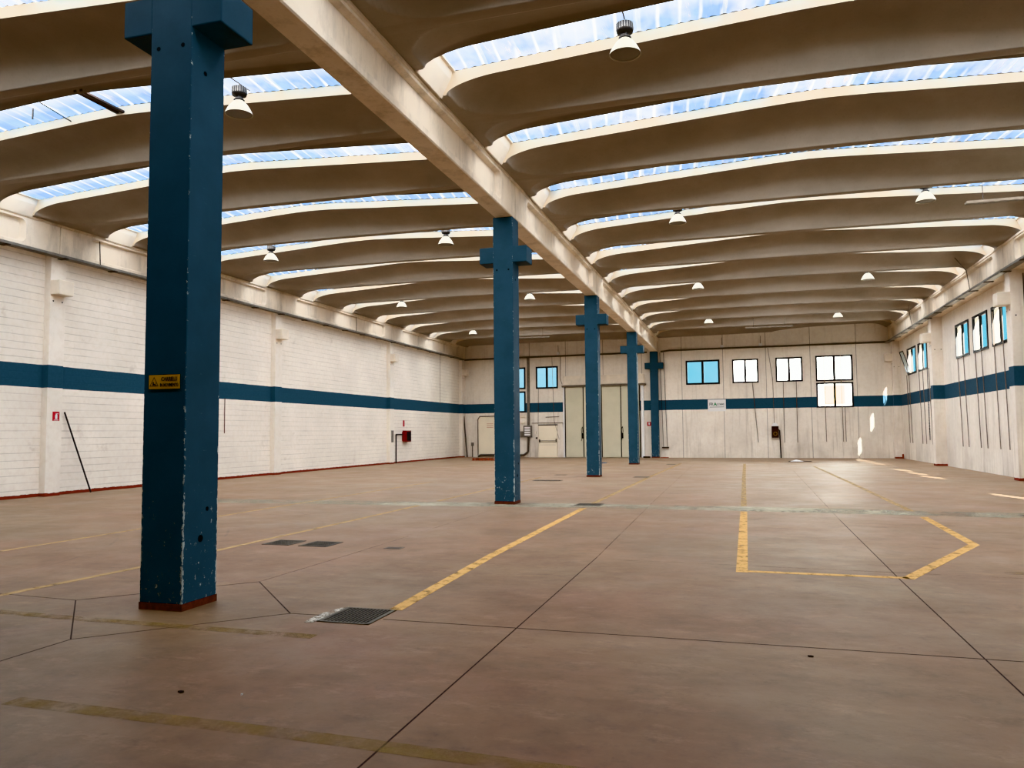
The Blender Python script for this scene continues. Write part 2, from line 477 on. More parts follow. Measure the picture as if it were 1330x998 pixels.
for n, a, b, c, d in winB:
    window(no, TB, a, b, c, d, lab[n]); no += 1
labr = {'1': 'farthest of the three high windows between the two right pilasters', '2': 'middle one of the three high windows between the two right pilasters',
        '3': 'high window beside the nearest right pilaster corbel', '4': 'high right wall window with its sash tilted open by the far corner',
        '5': 'high right wall window next to the tilted open one', '6': 'high window mostly hidden behind the second right pilaster',
        '7': 'high right wall window nearest past the frame edge', '8': 'high right wall window beyond the frame edge, second',
        '9': 'high right wall window beyond the frame edge, third', '10': 'high right wall window nearest to the viewpoint, out of frame'}
for n, a, b in winR:
    window(no, TR, a, b, 4.48, 5.88, labr[n], tilt=1 if n == '4' else None); no += 1

# ---- columns
XA, XB, WD = -5.401, -4.931, .49
CY = [5.99, 16.735, 27.485, 38.235, 48.2]
clabels = ['nearest and largest petrol blue column with a yellow warning plate', 'second petrol blue column, standing on the pale floor strip',
           'third petrol blue column in front of the sliding door', 'fourth petrol blue column before the right end of the sliding door',
           'farthest petrol blue column, set against the back wall']
for i, y in enumerate(CY):
    c = thing('column', ((XA+XB)/2, y+WD/2, 0), clabels[i], 'column', 'row of petrol blue columns')
    zt = 6.557
    MB().box(XA, XB, y, y+WD, .0, zt).build('shaft', 'column', c, bevel=.012)
    MB().box(XA-.002, XB+.002, y-.002, y+WD+.002, 0, .066).build('base_band', 'redband', c)
    for s in (-1, 1):
        x0, x1 = (XA-.328, XA+.01) if s < 0 else (XB-.01, XB+.328)
        MB().box(x0, x1, y+.0, y+WD, 5.495, 5.864).build('corbel', 'corbel', c, bevel=.012)
    h = MB()
    for (a, z) in ((XA+.09, 5.33), (XB-.1, 5.33)):
        h.tube((a, y-.003, z), (a, y+.02, z), .022, 12)
    h.tube((XB+.003, y+.2, 5.12), (XB-.02, y+.2, 5.12), .024, 12)
    h.tube((XB+.003, y+.24, .63), (XB-.02, y+.24, .63), .035, 14)
    h.tube((XB+.003, y+.33, .9), (XB-.02, y+.33, .9), .022, 14)
    h.build('bolt_hole', 'hole', c)

# ---- girders: sides carry a long recess with rounded ends
def recess_side(m, x, s, y0, y1, z0, z1, holes, dep=.12):
    """side face at X = x looking towards s (+1/-1) with rounded recessed panels"""
    bm = bmesh.new(); loops = []
    def loop(pts):
        vs = [bm.verts.new((p[0], p[1], 0)) for p in pts]
        return [bm.edges.new((vs[i], vs[(i+1) % len(vs)])) for i in range(len(vs))]
    def rr(a, b, c, d, r, n=8):
        r = min(r, (d-c)/2-.001); o = []
        for cx, cy, t0 in ((b-r, d-r, 0), (a+r, d-r, 90), (a+r, c+r, 180), (b-r, c+r, 270)):
            for k in range(n+1):
                t = math.radians(t0+90*k/n); o.append((cx+r*math.cos(t), cy+r*math.sin(t)))
        return o
    ed = loop([(y0, z0), (y1, z0), (y1, z1), (y0, z1)])
    for (a, b, c, d) in holes:
        o = rr(a, b, c, d, .16); ed += loop(o)
        n = len(o); ins = rr(a+.10, b-.10, c+.05, d-.03, .12)
        cy, cz = (a+b)/2, (c+d)/2
        m.add([(x, p[0], p[1]) for p in o]+[(x-s*dep, p[0], p[1]) for p in ins], [(k, (k+1) % n, n+(k+1) % n, n+k) for k in range(n)], True)
        m.add([(x-s*dep, p[0], p[1]) for p in ins], [tuple(range(n))])
    r = bmesh.ops.triangle_fill(bm, edges=ed, use_beauty=True)
    bm.verts.index_update()
    m.add([(x, v.co.x, v.co.y) for v in bm.verts], [tuple(v.index for v in f.verts) for f in bm.faces])
    bm.free()

def girder(name, x0, x1, y0, y1, sides, label, z0=6.557, z1=7.42, inset=1.05):
    m = MB()
    fl = .075
    for s, x in ((-1, x0), (1, x1)):
        if s in sides:
            recess_side(m, x, s, y0, y1, z0+.02, z1-.07, [(y0+inset, y1-inset, z0+.13, z1-.12)])
            # slightly projecting top flange and chamfered bottom edge
            xo = x+s*.03
            m.add([(x, y0, z1-.07), (x, y1, z1-.07), (xo, y1, z1-.055), (xo, y0, z1-.055), (xo, y1, z1), (xo, y0, z1)], [(0, 1, 2, 3), (3, 2, 4, 5)])
            m.add([(x, y0, z0+.02), (x, y1, z0+.02), (x-s*.02, y1, z0), (x-s*.02, y0, z0)], [(0, 1, 2, 3)])
        else:
            m.add([(x, y0, z0), (x, y1, z0), (x, y1, z1), (x, y0, z1)], [(0, 1, 2, 3)])
    a = x0+(.02 if -1 in sides else 0); b = x1-(.02 if 1 in sides else 0)
    m.add([(a, y0, z0), (b, y0, z0), (b, y1, z0), (a, y1, z0)], [(0, 1, 2, 3)])
    a = x0-(.03 if -1 in sides else 0); b = x1+(.03 if 1 in sides else 0)
    m.add([(a, y0, z1), (b, y0, z1), (b, y1, z1), (a, y1, z1)], [(0, 1, 2, 3)])
    for y in (y0, y1): m.add([(x0, y, z0), (x1, y, z0), (x1, y, z1), (x0, y, z1)], [(0, 1, 2, 3)])
    o = m.build(name, 'beam')
    return tag(o, label, 'girder', 'precast girders', 'structure')
ends = [YR, CY[0]+.25, CY[1]+.25, CY[2]+.25, CY[3]+.25, 48.5]
ords = ['behind the nearest column', 'from the nearest to the second column', 'from the second to the third column', 'from the third to the fourth column', 'from the fourth column to the back wall']
for i in range(5):
    girder('beam', XA+.04, XB-.0, ends[i]+.008, ends[i+1]-.008, (-1, 1), 'cream concrete girder over the blue columns, '+ords[i])
PYL = [5.9, 16.4, 27.0, 37.6, 48.62]
le = [YR, 6.15, 16.6, 27.3, 37.9, 49.15]
for i in range(5):
    girder('beam', -18.14, -17.87, le[i]+.01, le[i+1]-.01, (1,), 'cream girder along the top of the left wall, section %s' % ['behind the viewpoint', 'nearest', 'second from near', 'third from near', 'by the back corner'][i])
re_ = [YR, 6.4, 17.0, 27.55, 38.15, 47.8]
for i in range(5):
    girder('beam', 8.02, 8.54, re_[i]+.01, re_[i+1]-.01, (-1,), 'cream girder along the top of the right wall, section %s' % ['behind the viewpoint', 'off the frame', 'second from near', 'between the two right pilasters', 'by the back corner'][i])

# ---- pilasters
def pil(T, u0, u1, d, side, label, zc0=5.46, zc1=5.86, cd=.36, mat='pilaster'):
    o = T(((u0+u1)/2, d/2, 0)); p = thing('pilaster', o, label, 'pilaster', 'wall pilasters', 'structure')
    MB(T).box(u0, u1, -.02, d, 0, 6.557).build('shaft', mat, p, bevel=.01)
    MB(T).box(u0+.0, u1, d-.02, d+cd, zc0, zc1).build('corbel', 'cream', p, bevel=.02)
    h = MB(T)
    for q in (.1, u1-u0-.1): h.tube((u0+q, d-.01, 5.3), (u0+q, d+.003, 5.3), .022, 10)
    if side == 'R':
        for q in (.07, .32): h.tube((u0-.003, q, 5.12), (u0+.01, q, 5.12), .022, 10)
    h.build('bolt_hole', 'hole', p)
    return p
for y, l in zip(PYL[1:], ['left wall pilaster nearest, bearing a small red sign', 'left wall pilaster right of the nearest column', 'left wall pilaster beside the red hose cabinet', 'cream pilaster in the far left corner']):
    pil(TL, y, y+.49, .2 if y < 48 else .21, 'L', l, cd=.3)
pil(TR, 27.3, 27.78, .45, 'R', 'nearest right wall pilaster at the frame edge', mat='pilaster_r')
pil(TR, 37.9, 38.38, .45, 'R', 'second right wall pilaster, right of the hidden window', mat='pilaster_r')
pil(TR, 47.5, 47.95, .40, 'R', 'cream pilaster in the far right corner', mat='pilaster_r')

# ---- precast roof shells and glowing skylight strips
Y0, PIT, WID = 12.15, 3.49, 2.49
def tri(x, xa, xb):
    m = (xa+xb)/2; t = 1-abs(x-m)/((xb-xa)/2)
    return t
def shell_mesh(xa, xb, za, zm, tilt=0):
    L = xb-xa; m = MB(); lip = MB()
    # stations, dense at the rounded ends
    st = set()
    for k in range(0, 19): st.add(round(.36+1.49*(1-math.cos(PI/2*k/18)), 4)); st.add(round(.36+.02*k, 4))
    st |= {0.0, .3}
    xs = sorted(st | {L-s for s in st} | {1.85+(L-3.7)*k/24 for k in range(25)})
    def zt(x):
        t = tri(x, 0, L); return za+(zm-za)*t+tilt*x/L*(1-t)-.02*math.exp(-((t-1)/.06)**2)
    def zb(x): t = tri(x, 0, L); return 7.42+.035*t
    def e(x, d0, w):
        d = min(x, L-x); t = max(0, min(1, (d-d0)/w)); return math.sqrt(max(0, 1-(1-t)**2))
    def zo(x): return zb(x)+(zt(x)-.175-zb(x))*e(x, .40, .88)
    def zc(x): return zb(x)+(zt(x)-.07-zb(x))*e(x, .44, 1.15)
    NU = 30; h = WID/2; FB = .12
    def prof(x, y):
        """underside height at distance y from the lip"""
        w = (h-FB)*(.10+.90*e(x, .36, 1.0))
        q = max(0, min(1, y/w)); top = zc(x); b_ = zb(x)
        z = b_+(top-b_)*(1-q**2.3)**(1/1.55)
        return z
    rows = []
    for x in xs:
        r = []
        ys = [0, .035]+[.035+(h-FB-.035)*math.sin(PI/2*k/NU) for k in range(1, NU+1)]
        half = [(yy, zo(x) if i == 0 else prof(x, yy)) for i, yy in enumerate(ys)]+[(h-FB+.03, zb(x)-.006), (h, zb(x)-.008)]
        for yy, zz in half: r.append((xa+x, yy, zz))
        for yy, zz in half[-2::-1]: r.append((xa+x, WID-yy, zz))
        rows.append(r)
    W = len(rows[0])
    m.add([p for r in rows for p in r], [(i*W+j, (i+1)*W+j, (i+1)*W+j+1, i*W+j+1) for i in range(len(xs)-1) for j in range(W-1)], True)
    vs = []; 
    for x in xs:
        vs += [(xa+x, 0, zt(x)), (xa+x, 0, zo(x)), (xa+x, WID, zo(x)), (xa+x, WID, zt(x))]
    n = len(xs)
    for a, b in ((0, 1), (2, 3)):
        lip.add(vs, [(i*4+a, (i+1)*4+a, (i+1)*4+b, i*4+b) for i in range(n-1)])
    lip.add(vs, [(i*4+3, (i+1)*4+3, (i+1)*4, i*4) for i in range(n-1)])
    return m, lip, zt
BAY = {'L': (-18.13, -5.17, 7.79, 8.15), 'R': (-5.15, 8.53, 7.79, 8.19)}
sides = {'L': 'left-hand bay', 'R': 'right-hand bay'}
def ordn(n):
    return ['first', 'second', 'third', 'fourth', 'fifth', 'sixth', 'seventh', 'eighth', 'ninth', 'tenth', 'eleventh', 'twelfth', 'thirteenth', 'fourteenth', 'fifteenth', 'sixteenth', 'seventeenth'][n]
sheets = {}
for sd, (xa, xb, za, zm) in BAY.items():
    m, lip, zt = shell_mesh(xa, xb, za, zm, .06 if sd == 'R' else 0)
    base = thing('roof_shell', (0, 0, 0), '', 'roof beam', 'precast roof shells', 'structure')
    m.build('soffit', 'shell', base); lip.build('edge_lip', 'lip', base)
    # corrugated sheet over the gap towards the camera
    sm = MB(); x0, x1 = xa+.55, xb-.55; N = 240
    g0, g1 = -(PIT-WID)-.04, .04
    vs = []
    for i in range(N+1):
        x = x0+(x1-x0)*i/N; zz = zt(x-xa)+.035+.012*math.sin(2*PI*(x)/.165)
        vs += [(x, g0, zz), (x, g1, zz)]
    sm.add(vs, [(2*i, 2*i+2, 2*i+3, 2*i+1) for i in range(N)], True)
    sky = sm.build('skylight', 'sheet', origin=(0, 0, 0))
    # end boards closing the gap above the girders
    pm = MB()
    a0, a1 = -(PIT-WID), 0
    for (q, s) in ((xa, 1), (xb, -1)):
        e0 = q+s*.33 if not (sd == 'L' and s == -1) and not (sd == 'R' and s == 1) else q+s*.36
        e0 = q+s*.31
        zz = zt(.6)
        for (p0, z0_, p1, z1_) in ((e0, 7.38, e0+s*.17, 7.68), (e0+s*.17, 7.68, e0+s*.21, zz-.01)):
            pm.add([(p0, a0-.02, z0_), (p0, a1+.02, z0_), (p1, a1+.02, z1_), (p1, a0-.02, z1_)], [(0, 1, 2, 3)])
            pm.add([(p0-s*.04, a0-.02, z0_), (p0-s*.04, a1+.02, z0_), (p1-s*.04, a1+.02, z1_), (p1-s*.04, a0-.02, z1_)], [(0, 1, 2, 3)])
        pm.box(min(e0-s*.4, e0+s*.26), max(e0-s*.4, e0+s*.26), a0-.02, a1+.02, zz+.07, zz+.10)
        pm.box(min(e0+s*.205, e0+s*.26), max(e0+s*.205, e0+s*.26), a0, a1, zz-.01, zz+.08)
    pmo = pm.build('end_board', 'cream', base)
    first = True
    for k in range(-5, 11):
        y = Y0+PIT*k
        if k < -1: lbl = 'precast concrete roof shell overhead out of frame, %s of the %s' % (ordn(k+5), sides[sd])
        else: lbl = 'precast concrete roof shell, %s seen from the near end of the %s' % (ordn(k+1), sides[sd])
        if first: b = base; b.location = (0, y, 0); first = False
        else: b = copy_tree(base, (0, y, 0))
        b['label'] = lbl
        if k < -2 or k == 10: continue
        if k == -2: sk = sky; sk.location = (0, y, 0)
        else: sk = sky.copy(); C.objects.link(sk); sk.location = (0, y, 0)
        f0 = -1 if sd == 'L' else 0
        if k < f0: sl = 'translucent corrugated skylight overhead out of frame, %s of the %s' % (ordn(k+2), sides[sd])
        else: sl = 'translucent corrugated skylight strip, %s seen from the near end of the %s' % (ordn(k-f0), sides[sd])
        tag(sk, sl, 'skylight', 'skylight strips between the roof shells')
        sheets[(sd, k)] = sk
# unseen slab added above the skylights to keep sun leaks out
MB().box(-18.5, 8.9, YR-.3, 49.8, 8.36, 8.46).build('sun_block_slab', 'wall_plain')
tag(bpy.data.objects['sun_block_slab'], 'unseen slab added above the roof to block the sun', 'sun_block_slab', kind='structure')

# ------------------------------------------------------------------ floor markings and joints (parts of the floor)
def fl(name, mat, pts, w, z=.002, label=None):
    o = MB().strip(pts, w, 0.0, z).build(name, mat, floor)
    if label: o['label'] = label
fl('painted_line', 'yellow', [(-3.07, 6.55), (-3.19, 9.7), (-3.26, 16.2)], .13, label='long yellow floor line running from the grating')
fl('painted_line', 'yellow_far', [(-3.26, 17.0), (-3.2, 28), (-3.0, 39.5)], .13)
fl('painted_line', 'yellow', [(-.05, 9.26), (-.02, 16.15)], .13, label='yellow left edge of the painted bay')
fl('painted_line', 'yellow_far', [(-.02, 17.3), (.0, 28), (.05, 39.5)], .12)
fl('painted_line', 'yellow', [(.015, 9.34), (1.68, 9.33)], .11, label='yellow near edge of the painted bay')
fl('painted_line', 'yellow', [(1.66, 9.28), (3.03, 12.2), (3.13, 15.8)], .13, label='yellow cut corner of the painted bay')
fl('painted_line', 'yellow_far', [(3.13, 16.9), (3.1, 26), (3.0, 37)], .12)
fl('painted_line', 'yellow_faint', [(-4.3, 3.74), (-2.3, 3.73), (-.7, 3.67)], .13)
fl('painted_line', 'yellow_faint', [(-8.2, 5.62), (-5.6, 5.54), (-3.3, 5.53)], .12)
fl('painted_line', 'yellow_side', [(-7.3, 5.6), (-7.08, 8), (-7.0, 12.5), (-6.97, 16.1)], .10)
fl('painted_line', 'yellow_side', [(-6.97, 17.2), (-6.97, 27)], .10)
fl('painted_line', 'yellow_side', [(-10.05, 7), (-10.0, 11.0), (-9.9, 24)], .09)
fl('painted_line', 'yellow_faint', [(2.03, 6.14), (2.06, 5.2)], .13)
fl('painted_line', 'yellow_faint', [(2.0, 6.2), (6.5, 6.25)], .10)
fl('painted_line', 'yellow_faint', [(2.75, 9.9), (5.5, 9.95)], .13)
fl('repair_strip', 'patch', [(-12.6, 16.25), (-8, 16.45), (-3, 16.75), (.0, 16.75), (3.2, 16.6), (8.3, 16.3)], .92, .0015)
fl('repair_strip', 'patch', [(-.1, 16.72), (3.2, 16.5), (4.6, 16.4)], .85, .0019)
J = .011
def jn(pts, w=J, m='joint'): fl('floor_joint', m, pts, w, .0012)
jn([(-1.78, YR), (-1.82, 6.2), (-1.83, 9.9)]); jn([(-1.83, 9.9), (-2.0, 18), (-2.35, 40)], .012, 'joint_faint')
jn([(1.6, YR), (1.57, 9.2), (1.62, 15)]); jn([(1.62, 15), (1.9, 33)], .012, 'joint_faint')
jn([(-3.02, 6.2), (1.6, 6.2), (8.4, 6.18)], .013)
jn([(-1.83, 9.8), (8.4, 9.35)], .012, 'joint_faint')
jn([(-5.17, YR), (-5.13, 4.97)]); jn([(-5.13, 4.97), (-3.93, 6.19), (-3.54, 6.2)], .012)
jn([(-3.93, 6.19), (-5.10, 7.42), (-6.3, 6.15), (-5.13, 4.97)], .012); jn([(-6.3, 6.15), (-9, 6.3)], .012)
jn([(-5.1, 7.42), (-5.06, 9.3), (-5.05, 15.8)], .012, 'joint_faint')
jn([(-18, 27.0), (8.4, 27.0)], .014, 'joint_faint')

# ---- gratings and covers
def grate(x0, x1, y0, y1, label, bars=True, mortar=False):
    g = thing('floor_grating' if bars else 'manhole_cover', ((x0+x1)/2, (y0+y1)/2, 0), label, 'grating' if bars else 'cover', 'floor drains and covers')
    if bars:
        MB().box(x0, x1, y0, y1, 0, .0025).build('pit', 'pit', g)
        f = MB(); e = .028
        for q in ((x0, x1, y0, y0+e), (x0, x1, y1-e, y1), (x0, x0+e, y0, y1), (x1-e, x1, y0, y1)): f.box(q[0], q[1], q[2], q[3], 0, .007)
        f.build('frame', 'steel', g)
        b = MB(); n = int((x1-x0)/.034)
        for i in range(1, n): x = x0+(x1-x0)*i/n; b.box(x-.004, x+.004, y0+e, y1-e, .002, .006)
        for i in range(1, 9): y = y0+(y1-y0)*i/9; b.box(x0+e, x1-e, y-.0025, y+.0025, .002, .005)
        b.build('grid', 'steel', g)
    else:
        MB().box(x0, x1, y0, y1, 0, .004).build('frame', 'steel', g)
        MB().box(x0+.03, x1-.03, y0+.03, y1-.03, 0, .006).build('lid', 'lid', g)
    if mortar:
        MB().prism([(x0-.09, y0-.06), (x0-.0, y0-.03), (x0+.0, y1+.02), (x0-.05, y1-.05), (x0-.11, y0+.25)], 0, .004).build('mortar_edge', 'mortar', g)
    return g
grate(-3.54, -3.05, 5.98, 6.53, 'square iron floor grating by the end of the long yellow line', mortar=True)
grate(-6.79, -6.34, 9.92, 10.4, 'dark floor grating right of the nearest column, left of the pair')
grate(-6.17, -5.72, 9.9, 10.4, 'dark floor grating right of the nearest column, right of the pair')
grate(-3.58, -3.0, 16.75, 17.25, 'dark square grating by the yellow line on the pale strip')
grate(-6.75, -5.8, 25.0, 25.4, 'long dark floor slot behind the second column')
grate(-6.85, -6.4, 28.5, 28.9, 'small dark floor cover beyond the long slot', False)
grate(-3.75, -3.2, 27.4, 28.0, 'dark floor cover between yellow line and third column', False)
grate(-3.6, -3.15, 38.2, 38.9, 'farthest dark floor cover by the end of the yellow line', False)
grate(4.85, 5.35, 16.3, 16.6, 'small dark floor cover right of the painted bay', False)
grate(-4.85, -4.6, 9.95, 10.12, 'tiny dark floor cover right of the two gratings', False)

# ------------------------------------------------------------------ signs
s = thing('warning_sign', (-5.16, 5.985, 2.1), 'yellow forklift warning plate on the nearest blue column', 'sign')
TC = lambda p: (p[0], 5.985-p[1], p[2])
MB(TC).box(-5.335, -4.99, 0, .004, 2.038, 2.168).build('plate', 'signyellow', s)
tm = MB(TC)
def tri_ring(m, cx, cz, R, w, d0, d1):
    A = [(cx+R*math.cos(math.radians(a)), cz+R*math.sin(math.radians(a))) for a in (90, 210, 330)]
    B = [(cx+(R-w)*math.cos(math.radians(a)), cz+(R-w)*math.sin(math.radians(a))) for a in (90, 210, 330)]
    vs = [(p[0], d1, p[1]) for p in A]+[(p[0], d1, p[1]) for p in B]
    m.add(vs, [(0, 1, 4, 3), (1, 2, 5, 4), (2, 0, 3, 5)])
tri_ring(tm, -5.275, 2.092, .060, .014, 0, .0055)
tm.box(-5.292, -5.262, .004, .0055, 2.072, 2.086); tm.box(-5.292, -5.278, .004, .0055, 2.086, 2.104); tm.box(-5.258, -5.254, .004, .0055, 2.068, 2.1); tm.box(-5.262, -5.246, .004, .0055, 2.068, 2.072)
tm.build('triangle_symbol', 'signblack', s)
text_obj('CARRELLI', .052, 'lettering', 'signblack', s, TC, -5.195, .0055, 2.112, sx=.80, bold=.0008)
text_obj('IN MOVIMENTO', .046, 'lettering', 'signblack', s, TC, -5.208, .0055, 2.058, sx=.62, bold=.0008)

s = thing('extinguisher_sign', TL((16.7, .2, 2.05)), 'small red extinguisher sign on the nearest left pilaster', 'sign')
MB(TL).box(16.58, 16.80, .2, .206, 2.03, 2.28).build('plate', 'red', s)
q = MB(TL); q.box(16.66, 16.73, .206, .209, 2.08, 2.19); q.box(16.675, 16.715, .206, .209, 2.19, 2.215); q.box(16.675, 16.76, .206, .209, 2.215, 2.23); q.box(16.62, 16.76, .206, .209, 2.045, 2.06)
q.build('symbol', 'white', s)

s = thing('wall_sign', TB((-1.46, 0, 2.8)), 'white company name board on the blue band of the back wall', 'sign')
MB(TB).box(-1.98, -.93, .0, .03, 2.80, 3.51).build('board', 'white', s)
text_obj('FR', .24, 'lettering', 'greyletter', s, TB, -1.90, .032, 3.15, bold=.008, sx=.92)
text_obj('A', .26, 'lettering', 'green', s, TB, -1.63, .032, 3.14, bold=.012, sx=.95)
text_obj('GOMME', .175, 'lettering', 'greyletter', s, TB, -1.47, .032, 3.16, sx=.72, bold=.003)
MB(TB).box(-1.88, -1.03, .03, .033, 3.04, 3.07).build('underline', 'greyletter', s)

s = thing('hydrant_sign', TB((-5.54, 0, 1.98)), 'small red fire point sign left of the last column', 'sign')
MB(TB).box(-5.68, -5.43, .0, .012, 1.96, 2.21).build('plate', 'red', s)
q = MB(TB); q.box(-5.60, -5.51, .012, .016, 2.04, 2.15); q.box(-5.575, -5.535, .012, .016, 2.02, 2.18); q.build('symbol', 'white', s)
s = MB(TL).box(39.65, 39.85, 0, .01, 2.0, 2.35).build('fire_sign', 'red'); tag(s, 'tiny red sign above the red hose cabinet', 'sign')

# ------------------------------------------------------------------ fire hose cabinets, pipes
c = thing('hose_cabinet', TL((39.95, 0, 1.15)), 'red fire hose cabinet on the left wall', 'hose cabinet')
MB(TL).box(39.6, 40.25, 0, .24, 1.15, 1.78).build('case', 'redbox', c, bevel=.01)
MB(TL).box(39.66, 40.19, .24, .25, 1.21, 1.72).build('door', 'rubber', c)
MB(TL).box(39.5, 39.56, .02, .2, 1.2, 1.7).build('side_panel', 'redbox', c)
p = MB(TL).path([(38.63, .07, 0), (38.63, .07, 1.56), (39.6, .07, 1.56)], .035).build('water_pipe', 'dpipe'); tag(p, 'black bent water pipe feeding the red hose cabinet', 'pipe')
p = MB(TL).box(37.75, 37.98, .2, .23, 1.15, 1.78).build('grey_plate', 'grey'); tag(p, 'narrow grey plate on the pilaster left of the red cabinet', 'plate')

c = thing('hose_cabinet', TB((1.82, 0, 1.19)), 'rusty open hose cabinet on the back wall', 'hose cabinet')
k = MB(TB); k.box(1.64, 2.02, 0, .03, 1.19, 1.86)
for q in ((1.64, 2.02, 1.19, 1.22), (1.64, 2.02, 1.83, 1.86), (1.64, 1.67, 1.22, 1.83), (1.99, 2.02, 1.22, 1.83)): k.box(q[0], q[1], 0, .2, q[2], q[3])
k.build('case', 'brownbox', c)
k = MB(TB)
for i in range(16):
    a0, a1 = 2*PI*i/16, 2*PI*(i+1)/16
    k.tube((1.84+.1*math.cos(a0), .12, 1.42+.1*math.sin(a0)), (1.84+.1*math.cos(a1), .12, 1.42+.1*math.sin(a1)), .025, 6)
k.build('hose_reel', 'reel', c)
k = MB(TB); k.add([(1.83+.17*math.cos(PI*i/12), .03, 1.87+.2*math.sin(PI*i/12)) for i in range(13)]+[(1.83+.17*math.cos(PI*i/12), 0, 1.87+.2*math.sin(PI*i/12)) for i in range(13)],
     [tuple(range(13))]+[(i, i+1, 14+i, 13+i) for i in range(12)]); k.build('top_plate', 'white', c)
p = MB(TB).path([(2.0, .1, 1.65), (2.08, .1, 1.62), (2.12, .1, 0)], .035).build('water_pipe', 'dpipe'); tag(p, 'black water pipe rising to the rusty hose cabinet', 'pipe')

# ------------------------------------------------------------------ doors on the back wall
d = thing('door_1', TB((-8.45, .06, 0)), 'tall green-beige folding sliding door of four leaves', 'door', kind='structure')
xs = [-10.92, -9.72, -8.53, -7.3, -6.12]
for i in range(4):
    MB(TB).box(xs[i]+.03, xs[i+1]-.03, .03, .09, .02, 4.5).build('door_leaf', 'door', d, bevel=.01)
k = MB(TB)
for x in xs: k.box(x-.03, x+.03, .03, .075, .02, 4.5)
k.build('rubber_seal', 'rubber', d)
for x in (-9.80, -7.22):
    h = MB(TB); h.box(x-.05, x+.05, .09, .14, 1.2, 1.55); h.path([(x-.03, .12, 1.5), (x-.05, .16, 1.8), (x+.02, .16, 1.95), (x+.05, .13, 1.6)], .015, 6); h.tube((x-.03, .12, 1.2), (x-.07, .13, 1.05), .015, 6)
    h.build('handle', 'rubber', d)
MB(TB).box(-11.12, -5.72, .02, .2, 4.50, 4.62).build('track', 'alu', d, bevel=.01)
MB(TB).box(-6.02, -5.86, .01, .12, 0, 4.5).build('door_post', 'white', d)
MB(TB).box(-11.06, -10.96, .01, .12, 0, 4.5).build('door_post', 'white', d)
MB(TB).box(-8.72, -8.60, .09, .12, .02, 4.5).build('door_post', 'white', d)
l = MB(TB).box(-11.03, -5.8, .0, .16, 4.64, 5.22).build('trim_1', 'cream', bevel=.01); tag(l, 'cream lintel box above the tall sliding door', 'lintel', kind='structure')

d = thing('door_2', TB((-12.1, .02, 0)), 'low cream emergency door with panic bar', 'door', kind='structure')
MB(TB).box(-12.72, -11.50, .0, .06, .0, 2.06).build('door_leaf', 'creamdoor', d, bevel=.01)
k = MB(TB); k.box(-12.76, -11.46, 0, .09, 2.06, 2.13); k.build('head_frame', 'pipe', d)
k = MB(TB); k.box(-12.78, -12.73, 0, .08, 0, 2.06); k.box(-11.49, -11.45, 0, .08, 0, 2.06); k.build('door_frame', 'cream', d)
k = MB(TB); k.box(-12.66, -11.56, .06, .075, .98, 1.0); k.box(-12.66, -11.56, .06, .075, .80, .81); k.build('kick_rail', 'cord', d)
k = MB(TB); k.box(-12.70, -12.63, .06, .14, .98, 1.16); k.box(-11.58, -11.51, .06, .14, .98, 1.2); k.tube((-12.66, .13, 1.07), (-11.55, .13, 1.07), .018); k.build('panic_bar', 'steel', d)

d = thing('door_3', TB((-16.1, .02, .15)), 'wide cream blanked doorway left of the second column', 'door', kind='structure')
MB(TB).box(-16.95, -14.9, .0, .05, .16, 2.66).build('door_leaf', 'creamdoor', d, bevel=.02)
MB(TB).path([(-16.99, .05, .15), (-17.0, .05, 2.5), (-16.85, .05, 2.72), (-14.85, .05, 2.72), (-14.85, .05, .15)], .03).build('edge_tube', 'cord', d)
k = MB(TB); 
for z in (1.98, 2.1, 2.22): k.box(-16.35, -15.9, .05, .056, z-.02, z+.01)
k.build('notice_print', simple('faded red print', lin(205, 140, 120), .8), d)

# ------------------------------------------------------------------ services on the back wall
def cable(name, T, pts, r, mat, label, cat, group=None, n=8):
    o = MB(T).path(pts, r, n).build(name, mat); return tag(o, label, cat, group)
cable('conduit_pipe', TB, [(-18.05, .09, 6.55), (-5.6, .09, 6.55)], .05, 'pipe', 'grey conduit high across the back wall, left of the columns', 'pipe')
cable('conduit_pipe', TB, [(-4.75, .09, 6.55), (-4.2, .12, 6.60), (7.9, .09, 6.56)], .05, 'pipe', 'grey conduit high across the back wall, right of the columns', 'pipe')
cable('floor_pipe', TB, [(-16.95, .12, .03), (-16.8, .12, .14), (-13.75, .12, .14), (-13.45, .12, .35), (-13.42, .1, 1.3)], .07, 'pipe', 'grey pipe bending from the floor up to the switch box', 'pipe')
t = MB(TB).box(-13.50, -13.34, .0, .1, 2.08, 6.5).build('cable_duct', 'grey'); tag(t, 'vertical grey cable duct above the switch box', 'cable duct')
b = thing('switch_box', TB((-13.45, 0, 1.3)), 'grey electrical switch box with small breaker windows', 'switch box')
MB(TB).box(-13.75, -13.18, .0, .2, 1.30, 2.07).build('case', 'grey', b, bevel=.015)
k = MB(TB)
for z in (1.42, 1.57, 1.72, 1.87): k.box(-13.66, -13.28, .2, .206, z, z+.10)
k.build('breaker_window', 'white', b)
for i, (x, z, w, h) in enumerate(((-13.98, 2.62, .3, .14), (-13.98, 2.2, .3, .1), (-14.0, 1.3, .2, .4), (-13.0, 1.5, .1, .18), (-12.93, 1.2, .1, .1))):
    o = MB(TB).box(x, x+w, 0, .1, z, z+h).build('socket_box', ['cream', 'cream', 'grey', 'cream', 'dcord'][i], bevel=.01)
    tag(o, ['cream junction box under the half hidden window', 'lower cream junction box left of the switch box', 'grey socket box directly left of the switch box', 'small pale switch right of the switch box', 'small dark push button beside the emergency door'][i], 'socket', 'small electrical boxes')
